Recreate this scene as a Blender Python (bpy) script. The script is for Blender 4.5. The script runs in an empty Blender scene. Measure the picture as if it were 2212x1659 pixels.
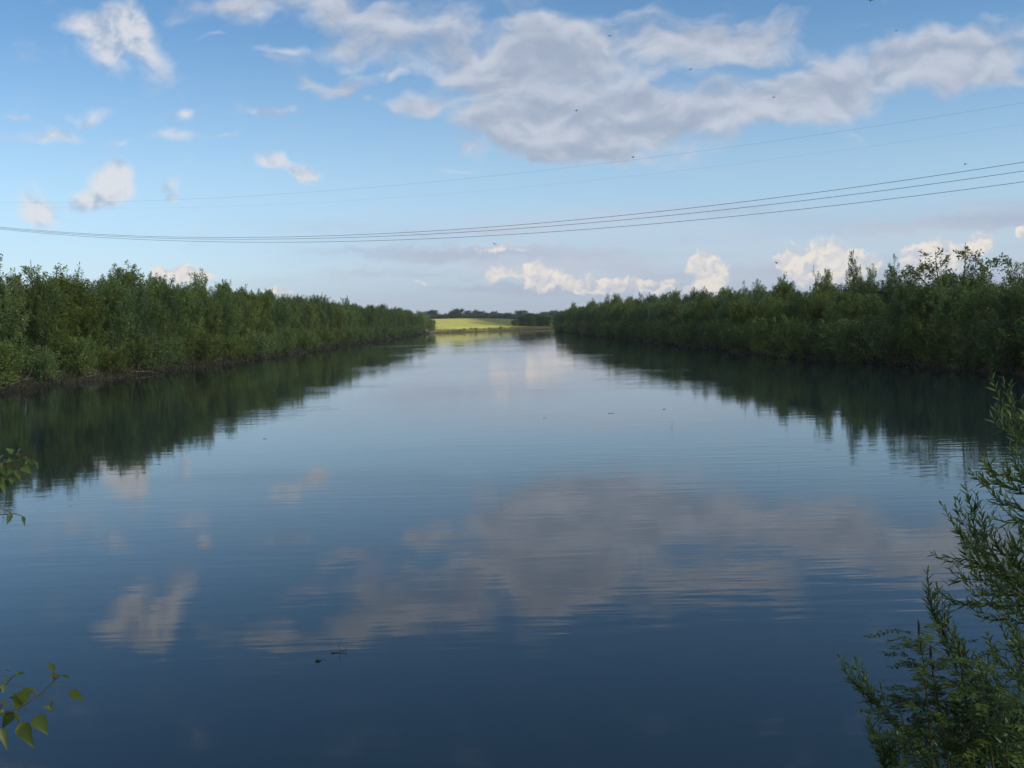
import bpy, math, random
import numpy as np
from mathutils import Vector, Matrix

# ------------------------------------------------------------------ camera
scene = bpy.context.scene
col = scene.collection
EYE = np.array([0.0, 0.0, 3.2])                  # eye on the grassy bank, 3.2 m above the water
PITCH, ROLL, FPX = math.atan(0.0618), 0.025, 2160.0
FWD = np.array([0, math.cos(PITCH), -math.sin(PITCH)])
_r0 = np.array([1.0, 0, 0]); _u0 = np.array([0, math.sin(PITCH), math.cos(PITCH)])
RIGHT = math.cos(ROLL) * _r0 - math.sin(ROLL) * _u0
UP = math.cos(ROLL) * _u0 + math.sin(ROLL) * _r0
cam_d = bpy.data.cameras.new('camera')
cam_d.sensor_width = 36.0
cam_d.lens = 36.0 * FPX / 2212.0
cam_d.clip_start, cam_d.clip_end = 0.05, 20000
cam = bpy.data.objects.new('camera', cam_d); col.objects.link(cam)
cam.matrix_world = Matrix(((RIGHT[0], UP[0], -FWD[0], EYE[0]), (RIGHT[1], UP[1], -FWD[1], EYE[1]),
                           (RIGHT[2], UP[2], -FWD[2], EYE[2]), (0, 0, 0, 1)))
scene.camera = cam

def ray(px, py):
    return FWD + RIGHT * (px - 1106) / FPX + UP * (829.5 - py) / FPX

# ------------------------------------------------------------------ light
SUN_AZ, SUN_EL = math.radians(115), math.radians(32)      # behind the camera to the right, clockwise from +Y
TO_SUN = np.array([math.sin(SUN_AZ) * math.cos(SUN_EL), math.cos(SUN_AZ) * math.cos(SUN_EL), math.sin(SUN_EL)])
sun_d = bpy.data.lights.new('sun', 'SUN')
sun_d.energy, sun_d.angle, sun_d.color = 5.0, math.radians(0.5), (1.0, 0.94, 0.80)
sun = bpy.data.objects.new('sun', sun_d); col.objects.link(sun)
sun.rotation_euler = Vector(TO_SUN).to_track_quat('Z', 'Y').to_euler()

vs = scene.view_settings
vs.view_transform = 'Standard'; vs.look = 'None'; vs.gamma = 1.0; vs.exposure = 0.55
try: vs.use_curve_mapping = False
except Exception: pass
scene.cycles.use_denoising = True
scene.cycles.max_bounces = 6; scene.cycles.diffuse_bounces = 3; scene.cycles.glossy_bounces = 3
scene.cycles.transmission_bounces = 3; scene.cycles.transparent_max_bounces = 4
scene.cycles.caustics_reflective = False; scene.cycles.caustics_refractive = False

class NT:
    """small node-tree writer"""
    def __init__(self, tree): self.t = tree; tree.nodes.clear()
    def n(self, typ, ins=None, **props):
        nd = self.t.nodes.new(typ)
        for k, v in props.items(): setattr(nd, k, v)
        for k, v in (ins or {}).items():
            s = nd.inputs[k]
            if isinstance(v, bpy.types.NodeSocket): self.t.links.new(v, s)
            else: s.default_value = v
        return nd
    def m(self, op, *a, clamp=False):
        nd = self.t.nodes.new('ShaderNodeMath'); nd.operation = op; nd.use_clamp = clamp
        for i, v in enumerate(a):
            if isinstance(v, bpy.types.NodeSocket): self.t.links.new(v, nd.inputs[i])
            else: nd.inputs[i].default_value = v
        return nd.outputs[0]
    def mix(self, f, a, b, mode='MIX'):
        nd = self.t.nodes.new('ShaderNodeMix'); nd.data_type = 'RGBA'; nd.blend_type = mode
        for s, v in ((nd.inputs[0], f), (nd.inputs[6], a), (nd.inputs[7], b)):
            if isinstance(v, bpy.types.NodeSocket): self.t.links.new(v, s)
            else: s.default_value = v if not isinstance(v, tuple) or len(v) == 4 else (*v, 1)
        return nd.outputs[2]
    def step(self, x, lo, hi):
        nd = self.n('ShaderNodeMapRange', {'Value': x, 'From Min': lo, 'From Max': hi}, interpolation_type='SMOOTHSTEP')
        return nd.outputs[0]
    def noise(self, vec, scale, detail=2.0, rough=0.5, col=False):
        nd = self.n('ShaderNodeTexNoise', {'Vector': vec, 'Scale': scale, 'Detail': detail, 'Roughness': rough})
        return nd.outputs[1 if col else 0]

# ------------------------------------------------------------------ sky with its clouds, at infinity
world = bpy.data.worlds.new('World'); scene.world = world; world.use_nodes = True
W = NT(world.node_tree)
SKY_STRENGTH = 0.10
sky = W.n('ShaderNodeTexSky', sky_type='NISHITA')
sky.sun_disc = False; sky.sun_elevation = SUN_EL; sky.sun_rotation = SUN_AZ
sky.air_density, sky.dust_density, sky.ozone_density = 1.0, 0.6, 2.0
gen = W.n('ShaderNodeTexCoord').outputs['Generated']
sep = W.n('ShaderNodeSeparateXYZ', {0: gen})
yy = W.m('MAXIMUM', sep.outputs[1], 0.08)
u = W.m('DIVIDE', sep.outputs[0], yy); v = W.m('DIVIDE', sep.outputs[2], yy)
ahead = W.step(sep.outputs[1], 0.1, 0.35)
uv = W.n('ShaderNodeCombineXYZ', {0: u, 1: v, 2: 0.0}).outputs[0]
def warped(scale, amount, detail):
    nz = W.n('ShaderNodeVectorMath', {0: W.noise(uv, scale, detail, 0.55, True), 1: (0.5, 0.5, 0.5)}, operation='SUBTRACT')
    sc = W.n('ShaderNodeVectorMath', {0: nz.outputs[0], 'Scale': amount}, operation='SCALE')
    return W.n('ShaderNodeVectorMath', {0: uv, 1: sc.outputs[0]}, operation='ADD').outputs[0]
def blobs(vec, items):
    """sum of soft elliptic heaps; items: sky position and radii in degrees-like units of the tangent plane"""
    acc = 0.0
    for cx, cy, rx, ry, rot, s in items:
        d = ray(cx, cy); a, b = d[0] / d[1], d[2] / d[1]
        mp = W.n('ShaderNodeMapping', {'Vector': vec, 'Location': (a, b, 0), 'Rotation': (0, 0, math.radians(rot) - ROLL),
                                       'Scale': (rx / FPX, ry / FPX, 1)}, vector_type='TEXTURE')
        g = W.n('ShaderNodeTexGradient', {'Vector': mp.outputs[0]}, gradient_type='SPHERICAL')
        acc = W.m('MULTIPLY_ADD', g.outputs[1], s, acc)
    return acc
DECK = [(1130, 110, 230, 150, 0, 1.0), (1200, 215, 300, 150, 0, 1.15), (1420, 85, 360, 85, 2, 1.05), (1600, 88, 220, 62, 4, .85),
        (1450, 255, 430, 100, 6, 1.3), (1850, 170, 400, 95, 10, 1.2), (2130, 110, 260, 90, 4, 1.05), (1250, 325, 130, 42, 4, 1.0),
        (1060, 288, 120, 66, 0, .9), (870, 60, 200, 105, 0, .84), (690, 12, 280, 50, 0, .80), (480, 10, 200, 40, 4, .72),
        (650, 155, 100, 36, -25, .78), (750, 180, 105, 30, 12, .78), (900, 220, 120, 30, 0, .78), (2190, 165, 140, 28, 2, .6),
        (1145, 343, 40, 14, 0, .8), (1000, 330, 70, 22, -14, .75), (760, 92, 105, 58, 0, .62), (930, 120, 120, 60, 0, .6)]
PUFF = [(245, 70, 105, 105, 20, 1.0), (330, 75, 42, 120, 20, .8), (190, 35, 100, 30, 5, .7), (280, 15, 80, 40, 0, .5),
        (105, 283, 95, 27, 6, .75), (190, 240, 90, 24, 0, .6), (35, 252, 55, 14, 0, .6), (395, 245, 70, 20, 14, .65),
        (385, 292, 95, 20, 4, .5), (578, 228, 85, 19, 0, .85), (600, 340, 72, 34, -22, 1.0), (680, 375, 56, 36, -30, 1.05), (350, 412, 45, 30, 30, .55),
        (82, 442, 66, 52, 30, 1.15), (248, 378, 62, 66, 0, 1.25), (215, 428, 92, 36, 0, 1.05), (360, 437, 30, 16, 20, .6), (255, 300, 60, 14, 10, .45), (450, 82, 60, 14, 6, .5), (620, 102, 100, 18, 8, .6), (860, 150, 110, 24, 4, .55), (800, 208, 60, 14, 0, .6), (560, 40, 110, 26, 4, .45), (480, 280, 60, 12, 14, .4), (990, 367, 70, 10, 0, .4)]
HEAP = [(395, 595, 110, 30, 0, 1.1), (600, 634, 50, 16, 0, 1.1), (1075, 588, 36, 26, 0, 1.1), (1160, 590, 75, 42, 0, 1.0), (1230, 606, 90, 20, 0, .9),
        (1345, 609, 85, 17, 0, 1.0), (1440, 608, 50, 22, 0, .6), (1518, 585, 52, 62, 0, 1.2), (1555, 598, 40, 50, 0, .8), (1300, 628, 260, 16, 0, .6),
        (1770, 568, 105, 70, 0, 1.2), (1850, 572, 90, 45, 0, .9), (2020, 560, 100, 62, 0, 1.2), (2120, 525, 50, 34, 30, 1.0), (1705, 572, 45, 34, 0, .9),
        (1080, 538, 95, 14, 0, .7), (910, 606, 30, 9, 0, .7), (2205, 500, 30, 16, 0, .8)]
wv = warped(12.0, 0.055, 3.0); wf = warped(60.0, 0.020, 4.0)
def shift(vec, a, b): return W.n('ShaderNodeVectorMath', {0: vec, 1: (a, b, 0.0)}, operation='ADD').outputs[0]
def centred(x_, k): return W.m('MULTIPLY', W.m('SUBTRACT', x_, 0.5), k)
st = W.n('ShaderNodeMapping', {'Vector': wv, 'Scale': (1.0, 2.1, 1.0), 'Rotation': (0, 0, -0.10)}).outputs[0]
fine = W.noise(st, 15.0, 7.0, 0.54)
relief = W.m('SUBTRACT', W.noise(shift(st, 0.003, 0.024), 15.0, 3.0, 0.5), W.noise(st, 15.0, 4.0, 0.5))      # thicker cloud just above: this spot lies in its shade
d_deck = W.m('ADD', blobs(wv, DECK), centred(fine, 2.25))
m_deck = W.m('MULTIPLY', W.step(d_deck, 0.12, 1.05), 0.90)
pn = W.noise(wv, 26.0, 6.0, 0.55)
relief_p = W.m('SUBTRACT', W.noise(shift(wv, 0.010, 0.010), 26.0, 4.0, 0.5), pn)
d_puff = W.m('ADD', blobs(wv, PUFF), centred(pn, 0.85))
m_puff = W.m('MULTIPLY', W.step(d_puff, 0.12, 0.80), 0.80)
hn = W.noise(wf, 60.0, 6.0, 0.55)
relief_h = W.m('SUBTRACT', W.noise(shift(wf, -0.003, 0.005), 60.0, 4.0, 0.5), hn)
d_heap = W.m('ADD', blobs(wf, HEAP), centred(hn, 1.0))
m_heap = W.m('MULTIPLY', W.step(d_heap, 0.24, 0.56), 0.90)
# thin layered streaks low over the horizon
sv = W.n('ShaderNodeMapping', {'Vector': wf, 'Scale': (2.2, 26.0, 1.0), 'Rotation': (0, 0, -0.015)}).outputs[0]
streak = W.m('MAXIMUM', W.step(W.noise(sv, 1.0, 5.0, 0.55), 0.38, 0.58), 0.42)
band = W.m('MULTIPLY', W.step(v, 0.125, 0.085), W.step(u, -0.34, -0.05))
m_str = W.m('MULTIPLY', W.m('MULTIPLY', streak, band), 0.85)
pale = W.step(W.noise(sv, 0.6, 3.0, 0.5), 0.40, 0.6)
K = 1.0 / SKY_STRENGTH
def c(r, g, b): return (r * K, g * K, b * K, 1.0)
hsv = W.n('ShaderNodeHueSaturation', {'Saturation': 0.92, 'Value': 1.0, 'Color': sky.outputs[0]}).outputs[0]
base = W.mix(W.m('MULTIPLY', W.step(v, 0.32, -0.02), 0.40), hsv, c(0.36, 0.44, 0.52))
vr = W.n('ShaderNodeMapRange', {'Value': v, 'From Min': 0.0, 'From Max': 0.4}).outputs[0]
ramp = W.n('ShaderNodeValToRGB', {0: vr}); el = ramp.color_ramp.elements
el[0].color = (.70, .77, .98, 1); el[1].color = (.48, .74, .93, 1)
for q_, cc in ((.14, (.86, .95, 1.10, 1)), (.375, (.83, .96, 1.04, 1)), (.75, (.55, .79, .95, 1))): e_ = el.new(q_); e_.color = cc
base = W.mix(1.0, base, ramp.outputs[0], 'MULTIPLY')
x = W.mix(m_str, base, W.mix(pale, c(0.285, 0.322, 0.412), c(0.385, 0.412, 0.48)))
sh_d = W.step(W.m('ADD', W.m('MULTIPLY', relief, 4.2), W.m('MULTIPLY', d_deck, 0.45)), -0.45, 1.25)
x = W.mix(m_deck, x, W.mix(sh_d, c(0.405, 0.432, 0.49), c(0.258, 0.298, 0.378)))
sh_p = W.step(W.m('ADD', W.m('MULTIPLY', relief_p, 5.0), W.m('MULTIPLY', d_puff, 0.45)), -0.15, 1.15)
x = W.mix(m_puff, x, W.mix(sh_p, c(0.54, 0.53, 0.54), c(0.27, 0.33, 0.43)))
sh_h = W.step(W.m('ADD', W.m('MULTIPLY', relief_h, 4.0), W.m('MULTIPLY', d_heap, -0.35)), -0.8, 0.55)
x = W.mix(m_heap, x, W.mix(sh_h, c(0.61, 0.56, 0.50), c(0.40, 0.42, 0.465)))
# broken sunlit cloud over the rest of the sky
cb = W.n('ShaderNodeMapping', {'Vector': gen, 'Scale': (2.6, 2.6, 4.5)}).outputs[0]
m_back = W.m('MULTIPLY', W.step(W.noise(cb, 1.0, 7.0, 0.55), 0.43, 0.60), W.step(sep.outputs[2], 0.0, 0.10))
near_sun = W.n('ShaderNodeVectorMath', {0: gen, 1: tuple(TO_SUN)}, operation='DOT_PRODUCT').outputs['Value']
glow = W.m('ADD', 0.60, W.m('MULTIPLY', W.m('POWER', W.m('MAXIMUM', near_sun, 0.0), 2.0), 1.5))
x_back = W.mix(m_back, hsv, W.n('ShaderNodeVectorMath', {0: W.mix(W.noise(cb, 2.3, 4.0, 0.5), c(0.62, 0.60, 0.57), c(0.95, 0.90, 0.82)), 'Scale': glow}, operation='SCALE').outputs[0])
final = W.mix(ahead, x_back, x)
bg = W.n('ShaderNodeBackground', {'Color': final, 'Strength': SKY_STRENGTH})
W.n('ShaderNodeOutputWorld', {'Surface': bg.outputs[0]})

# ------------------------------------------------------------------ helpers
def tag(o, label=None, cat=None, group=None, kind=None):
    if label: o['label'] = label
    if cat: o['category'] = cat
    if group: o['group'] = group
    if kind: o['kind'] = kind
    return o
def empty(name, loc=(0, 0, 0)):
    o = bpy.data.objects.new(name, None); col.objects.link(o); o.location = loc; o.empty_display_size = 0.3
    return o
def link(name, mesh, mat=None, parent=None, loc=None):
    o = bpy.data.objects.new(name, mesh); col.objects.link(o)
    if mat is not None and not mesh.materials: mesh.materials.append(mat)
    if parent is not None: o.parent = parent
    if loc is not None: o.location = loc
    return o
def np_mesh(name, verts, faces, tint=None, smooth=False):
    """verts (n,3); faces: list of equal-length index arrays or one (m,k) array; tint: per-vertex float"""
    me = bpy.data.meshes.new(name)
    verts = np.asarray(verts, dtype=np.float32)
    groups = faces if isinstance(faces, list) else [faces]
    groups = [np.asarray(g, dtype=np.int32) for g in groups if len(g)]
    loops = np.concatenate([g.ravel() for g in groups])
    sizes = np.concatenate([np.full(len(g), g.shape[1], dtype=np.int32) for g in groups])
    starts = np.concatenate([[0], np.cumsum(sizes)[:-1]]).astype(np.int32)
    me.vertices.add(len(verts)); me.vertices.foreach_set('co', verts.ravel())
    me.loops.add(len(loops)); me.loops.foreach_set('vertex_index', loops)
    me.polygons.add(len(sizes)); me.polygons.foreach_set('loop_start', starts); me.polygons.foreach_set('loop_total', sizes)
    if smooth: me.polygons.foreach_set('use_smooth', np.ones(len(sizes), dtype=bool))
    me.update(calc_edges=True)
    if tint is not None:
        at = me.attributes.new('tint', 'FLOAT', 'POINT'); at.data.foreach_set('value', np.asarray(tint, dtype=np.float32))
    return me
def unit(a): return a / np.maximum(np.linalg.norm(a, axis=-1, keepdims=True), 1e-9)

class Tubes:
    def __init__(self): self.v = []; self.f = []; self.k = 0
    def add(self, pts, radii, sides=5):
        pts = np.asarray(pts, float); n = len(pts)
        radii = np.broadcast_to(np.asarray(radii, float), (n,))
        tan = unit(np.gradient(pts, axis=0))
        ref = np.array([0.31, 0.17, 0.93]) if abs(tan[0] @ np.array([0.31, 0.17, 0.93])) < .9 else np.array([1.0, 0, 0])
        a = unit(np.cross(tan, ref)); b = np.cross(tan, a)
        ang = np.arange(sides) * 2 * math.pi / sides
        ring = pts[:, None] + radii[:, None, None] * (a[:, None] * np.cos(ang)[None, :, None] + b[:, None] * np.sin(ang)[None, :, None])
        self.v.append(ring.reshape(-1, 3))
        i = np.arange(n - 1)[:, None] * sides; j = np.arange(sides)[None]; j2 = (j + 1) % sides
        self.f.append(np.stack([i + j, i + j2, i + sides + j2, i + sides + j], -1).reshape(-1, 4) + self.k)
        self.k += n * sides
    def mesh(self, name): return np_mesh(name, np.concatenate(self.v), np.concatenate(self.f), smooth=True)

def curve(pts, n):
    """smooth resampling of a few 3-D points"""
    P = np.asarray(pts, float); m = len(P)
    if m == 2: return P[0] + (P[1] - P[0]) * np.linspace(0, 1, n)[:, None]
    Q = np.vstack([2 * P[0] - P[1], P, 2 * P[-1] - P[-2]]); out = []
    for t in np.linspace(0, m - 1 - 1e-6, n):
        i = int(t); s = t - i; a, b, c_, d = Q[i], Q[i + 1], Q[i + 2], Q[i + 3]
        out.append(.5 * (2 * b + (c_ - a) * s + (2 * a - 5 * b + 4 * c_ - d) * s * s + (3 * b - a - 3 * c_ + d) * s ** 3))
    return np.array(out)

# ------------------------------------------------------------------ materials
def material(name):
    m = bpy.data.materials.new(name); m.use_nodes = True
    return m, NT(m.node_tree)
def leaf_mat(name, dark, light, warm=None, rough=0.5, translucent=0.25, vary=0.35, spec=0.3):
    m, N = material(name)
    t = N.n('ShaderNodeAttribute', attribute_name='tint').outputs['Fac']
    rnd = N.n('ShaderNodeObjectInfo').outputs['Random']
    cl = N.mix(t, dark, light)
    if warm: cl = N.mix(N.step(N.m('ADD', t, N.m('MULTIPLY', rnd, 0.3)), 0.95, 1.25), cl, warm)
    hs = N.n('ShaderNodeHueSaturation', {'Color': cl, 'Hue': N.m('MULTIPLY_ADD', rnd, 0.05, 0.475), 'Saturation': N.m('MULTIPLY_ADD', rnd, -0.25, 1.1),
             'Value': N.m('MULTIPLY_ADD', N.m('FRACT', N.m('MULTIPLY', rnd, 7.13)), vary, 1 - vary / 2)}).outputs[0]
    p = N.n('ShaderNodeBsdfPrincipled', {'Base Color': hs, 'Roughness': rough, 'Specular IOR Level': spec})
    tr = N.n('ShaderNodeBsdfTranslucent', {'Color': hs})
    mx = N.n('ShaderNodeMixShader', {0: translucent, 1: p.outputs[0], 2: tr.outputs[0]})
    N.n('ShaderNodeOutputMaterial', {'Surface': mx.outputs[0]})
    return m
def plain_mat(name, a, b, scale, rough=0.8, bump=0.0, detail=4):
    m, N = material(name)
    pos = N.n('ShaderNodeTexCoord').outputs['Object']
    nz = N.noise(pos, scale, detail, 0.6)
    ins = {'Base Color': N.mix(N.step(nz, 0.3, 0.7), a, b), 'Roughness': rough, 'Specular IOR Level': 0.3}
    if bump: ins['Normal'] = N.n('ShaderNodeBump', {'Height': nz, 'Strength': 0.6, 'Distance': bump}).outputs[0]
    p = N.n('ShaderNodeBsdfPrincipled', ins); N.n('ShaderNodeOutputMaterial', {'Surface': p.outputs[0]})
    return m
M_willow = leaf_mat('willow_leaf', (0.050, 0.092, 0.020), (0.165, 0.240, 0.060), (0.19, 0.23, 0.05), vary=.45, translucent=.3)
M_broad = leaf_mat('broadleaf', (0.042, 0.072, 0.036), (0.095, 0.140, 0.062))
M_bark = plain_mat('bark', (0.05, 0.04, 0.03), (0.13, 0.11, 0.085), 6, bump=0.02)
M_dead = leaf_mat('dead_stem', (0.020, 0.020, 0.012), (0.070, 0.066, 0.040), rough=0.8, translucent=0.05, spec=0.1)
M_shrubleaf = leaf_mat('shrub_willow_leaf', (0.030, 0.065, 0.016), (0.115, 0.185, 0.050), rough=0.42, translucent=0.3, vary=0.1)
M_indigo = leaf_mat('pinnate_leaf', (0.020, 0.045, 0.018), (0.085, 0.14, 0.030), rough=0.5, translucent=0.3, vary=0.1)
M_poplar = leaf_mat('poplar_leaf', (0.024, 0.058, 0.013), (0.085, 0.135, 0.024), (0.11, 0.08, 0.03), rough=0.38, translucent=0.35, vary=0.1)
M_twig = plain_mat('red_twig', (0.06, 0.040, 0.022), (0.12, 0.078, 0.042), 30)
M_greentwig = plain_mat('green_twig', (0.030, 0.036, 0.014), (0.055, 0.055, 0.022), 30)
M_wire = plain_mat('aluminium_wire', (0.06, 0.06, 0.065), (0.09, 0.09, 0.095), 2, rough=0.5)
M_conc = plain_mat('concrete', (0.30, 0.29, 0.27), (0.38, 0.37, 0.34), 3)
M_bird = plain_mat('feather', (0.02, 0.02, 0.022), (0.05, 0.045, 0.04), 8)
M_wetwood = plain_mat('wet_wood', (0.015, 0.011, 0.008), (0.04, 0.03, 0.02), 20, rough=0.4)

# ground: grass, bare brown mud at the waterline
M_ground, N = material('riverbank_soil_and_grass')
geo = N.n('ShaderNodeNewGeometry').outputs['Position']
sp = N.n('ShaderNodeSeparateXYZ', {0: geo})
n1 = N.noise(geo, 0.35, 6, 0.65); n2 = N.noise(geo, 4.0, 4, 0.6)
grass = N.mix(N.step(n1, 0.3, 0.7), (0.055, 0.085, 0.022), (0.13, 0.15, 0.045))
mud = N.mix(N.step(n2, 0.3, 0.7), (0.020, 0.019, 0.013), (0.055, 0.050, 0.034))
hh = N.m('ADD', sp.outputs[2], N.m('MULTIPLY', N.m('SUBTRACT', n2, 0.5), 0.7))
cl = N.mix(N.step(hh, 0.35, 0.85), mud, grass)
p = N.n('ShaderNodeBsdfPrincipled', {'Base Color': cl, 'Roughness': 0.9, 'Specular IOR Level': 0.2,
        'Normal': N.n('ShaderNodeBump', {'Height': n2, 'Strength': 0.7, 'Distance': 0.08}).outputs[0]})
N.n('ShaderNodeOutputMaterial', {'Surface': p.outputs[0]})
# field: a ripening crop, yellow-green, with drilled rows and patches
M_field, N = material('ripening_crop')
geo = N.n('ShaderNodeNewGeometry').outputs['Position']
st1 = N.n('ShaderNodeMapping', {'Vector': geo, 'Scale': (0.06, 0.35, 1), 'Rotation': (0, 0, 0.25)}).outputs[0]
n1 = N.noise(st1, 1.0, 5, 0.6); n2 = N.noise(geo, 1.5, 4, 0.6)
cl = N.mix(N.step(n1, 0.35, 0.65), (0.205, 0.215, 0.050), (0.305, 0.285, 0.085))
cl = N.mix(N.m('MULTIPLY', N.step(n2, 0.35, 0.75), 0.45), cl, (0.20, 0.22, 0.04))
sx = N.n('ShaderNodeSeparateXYZ', {0: geo})
# beyond a diagonal boundary the crop is greener, cloud shade painted into its colour
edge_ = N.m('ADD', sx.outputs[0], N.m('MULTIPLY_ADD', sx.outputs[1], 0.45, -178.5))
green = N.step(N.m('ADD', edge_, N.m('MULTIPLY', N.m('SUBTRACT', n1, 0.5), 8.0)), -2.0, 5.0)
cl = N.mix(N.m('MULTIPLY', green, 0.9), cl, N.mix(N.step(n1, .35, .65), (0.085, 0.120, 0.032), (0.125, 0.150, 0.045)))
p = N.n('ShaderNodeBsdfPrincipled', {'Base Color': cl, 'Roughness': 0.9, 'Specular IOR Level': 0.2,
        'Normal': N.n('ShaderNodeBump', {'Height': n2, 'Strength': 0.6, 'Distance': 0.3}).outputs[0]})
N.n('ShaderNodeOutputMaterial', {'Surface': p.outputs[0]})
# water: dark body, clear Fresnel mirror, wind ripples in patches
M_water, N = material('river_water')
geo = N.n('ShaderNodeNewGeometry').outputs['Position']
def wave(sx_, sy_, rot, detail):
    mp = N.n('ShaderNodeMapping', {'Vector': geo, 'Scale': (sx_, sy_, 1), 'Rotation': (0, 0, rot)}).outputs[0]
    return N.noise(mp, 1.0, detail, 0.5)
patch = N.n('ShaderNodeMapping', {'Vector': geo, 'Scale': (0.035, 0.075, 1), 'Rotation': (0, 0, 0.15)}).outputs[0]
pm = N.step(N.noise(patch, 1.0, 3, 0.55), 0.42, 0.66)
sw = N.n('ShaderNodeSeparateXYZ', {0: geo})
edge = N.noise(N.n('ShaderNodeMapping', {'Vector': geo, 'Scale': (0.05, 0.25, 1)}).outputs[0], 1.0, 3, 0.5)
yfar = N.m('ADD', sw.outputs[1], N.m('MULTIPLY', N.m('SUBTRACT', edge, 0.5), 10.0))
gust = N.m('MULTIPLY', N.m('MULTIPLY', N.step(yfar, 352, 356), N.step(yfar, 374, 370)), N.step(sw.outputs[0], -14.0, -4.0))
yg = N.m('ADD', sw.outputs[1], N.m('MULTIPLY', N.m('SUBTRACT', edge, 0.5), 60.0))
gust2 = N.m('MULTIPLY', N.m('MULTIPLY', N.step(yg, 148, 150), N.step(yg, 156, 153)), N.step(sw.outputs[0], -12.0, -17.0))
h = N.m('MULTIPLY', wave(0.9, 4.2, 0.03, 2), 0.0032)
h = N.m('MULTIPLY_ADD', wave(0.45, 1.7, -0.05, 2), 0.0042, h)
h = N.m('MULTIPLY_ADD', wave(2.2, 7.0, 0.08, 1), 0.0005, h)
h = N.m('MULTIPLY', h, N.m('MULTIPLY_ADD', pm, 0.95, 0.35))
wr = N.m('MULTIPLY_ADD', N.m('ADD', gust, N.m('MULTIPLY', gust2, 0.25)), 0.42, 0.034)
bmp = N.n('ShaderNodeBump', {'Height': h, 'Strength': 1.0, 'Distance': 1.0}).outputs[0]
p = N.n('ShaderNodeBsdfPrincipled', {'Base Color': (0.010, 0.020, 0.027, 1), 'Roughness': wr, 'IOR': 1.39, 'Specular IOR Level': 0.5, 'Normal': bmp})
N.n('ShaderNodeOutputMaterial', {'Surface': p.outputs[0]})

# ------------------------------------------------------------------ land and river
LEFT = [(-27, 3), (-29, 12), (-27.6, 30), (-28.4, 55), (-27.2, 90), (-26.4, 136), (-27.6, 190), (-27.2, 250), (-28.2, 310), (-28, 340)]
FARSHORE = [(-24, 349), (-12, 364), (2, 381), (16, 394), (45, 412), (90, 428), (180, 470), (420, 560)]
RIGHTB = [(440, 500), (190, 420), (90, 392), (45, 372), (24, 354), (14.8, 333), (14.6, 300), (16.2, 240), (17.5, 180), (19.6, 120), (21, 85), (24.6, 52), (27, 30), (28.5, 14), (26, 7)]
NEAR = [(14, 5.2), (6, 5.0), (0, 5.4), (-8, 5.2), (-16, 4.8)]
def wavy(pts, seed, amp):
    rg = np.random.default_rng(seed); out = []
    for a, b in zip(pts[:-1], pts[1:]):
        n = max(int(math.hypot(b[0] - a[0], b[1] - a[1]) / 7), 1)
        out += [(a[0] + (b[0] - a[0]) * k / n + (rg.normal(0, amp) if k else 0), a[1] + (b[1] - a[1]) * k / n) for k in range(n)]
    return out + [pts[-1]]
LEFT = wavy(LEFT, 1, .55); RIGHTB = RIGHTB[:5] + wavy(RIGHTB[5:], 2, .5)
RIVER = np.array(LEFT + FARSHORE + RIGHTB + NEAR, float)
def sdist(X, Y):
    P = np.stack([X.ravel(), Y.ravel()], -1); best = np.full(len(P), 1e9); inside = np.zeros(len(P), bool)
    for a, b in zip(RIVER, np.roll(RIVER, -1, 0)):
        e = b - a; t = np.clip(((P - a) @ e) / (e @ e), 0, 1)
        best = np.minimum(best, np.hypot(*(P - a - t[:, None] * e).T))
        cr = ((a[1] > P[:, 1]) != (b[1] > P[:, 1]))
        with np.errstate(divide='ignore', invalid='ignore'):
            xi = (b[0] - a[0]) * (P[:, 1] - a[1]) / (b[1] - a[1]) + a[0]
        inside ^= cr & (P[:, 0] < xi)
    return np.where(inside, -best, best).reshape(X.shape)
def sstep(x, a, b):
    t = np.clip((x - a) / (b - a), 0, 1); return t * t * (3 - 2 * t)
FS = np.array([(-4000, 349)] + FARSHORE + [(4000, 700)], float)
def ground_z(X, Y, S=None):
    X = np.asarray(X, float); Y = np.asarray(Y, float)
    if S is None: S = sdist(X, Y)
    wob = .16 * np.sin(X * .9 + 1.3 * np.sin(Y * .37)) * np.sin(Y * .61 + .7 * np.sin(X * .5)) + .10 * np.sin(Y * 1.7 + X * .3)
    land = 1.6 * (1 - np.exp(-np.maximum(S, 0) / 2.6)) + wob * sstep(S, .2, 2.5)
    t = Y - np.interp(X, FS[:, 0], FS[:, 1])
    amp = 4.5 * (1 - .34 * sstep(X, -20, 22))
    hill = amp * (.25 * sstep(t, 2, 18) + .75 * sstep(t, 8, 92)) - 2.2 * sstep(t, 110, 300)
    land = land * (1 - .45 * sstep(t, -8, 2)) + np.where(t > 0, hill, 0)
    bed = -1.6 * (1 - np.exp(np.minimum(S, 0) / 2.5))
    return np.where(S > 0, land, bed)
def axis(parts): return np.unique(np.concatenate(parts))
gx = axis([-np.geomspace(75, 1480, 22), np.arange(-75, -36, 2.0), np.arange(-36, -18, .6), np.arange(-18, 12, 1.5), np.arange(12, 34, .6), np.arange(34, 120, 3.0), np.geomspace(120, 1480, 20)])
gy = axis([-np.geomspace(12, 880, 16), np.arange(-12, 10, .6), np.arange(10, 330, 2.0), np.arange(330, 500, 1.5), np.geomspace(500, 2180, 28)])
GX, GY = np.meshgrid(gx, gy); GS = sdist(GX, GY); GZ = ground_z(GX, GY, GS)
nx, ny = len(gx), len(gy)
idx = np.arange(nx * ny).reshape(ny, nx)
quads = np.stack([idx[:-1, :-1], idx[:-1, 1:], idx[1:, 1:], idx[1:, :-1]], -1).reshape(-1, 4)
VV = np.stack([GX, GY, GZ], -1).reshape(-1, 3)
cen = VV[quads].mean(1)
tt = cen[:, 1] - np.interp(cen[:, 0], FS[:, 0], FS[:, 1])
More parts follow.
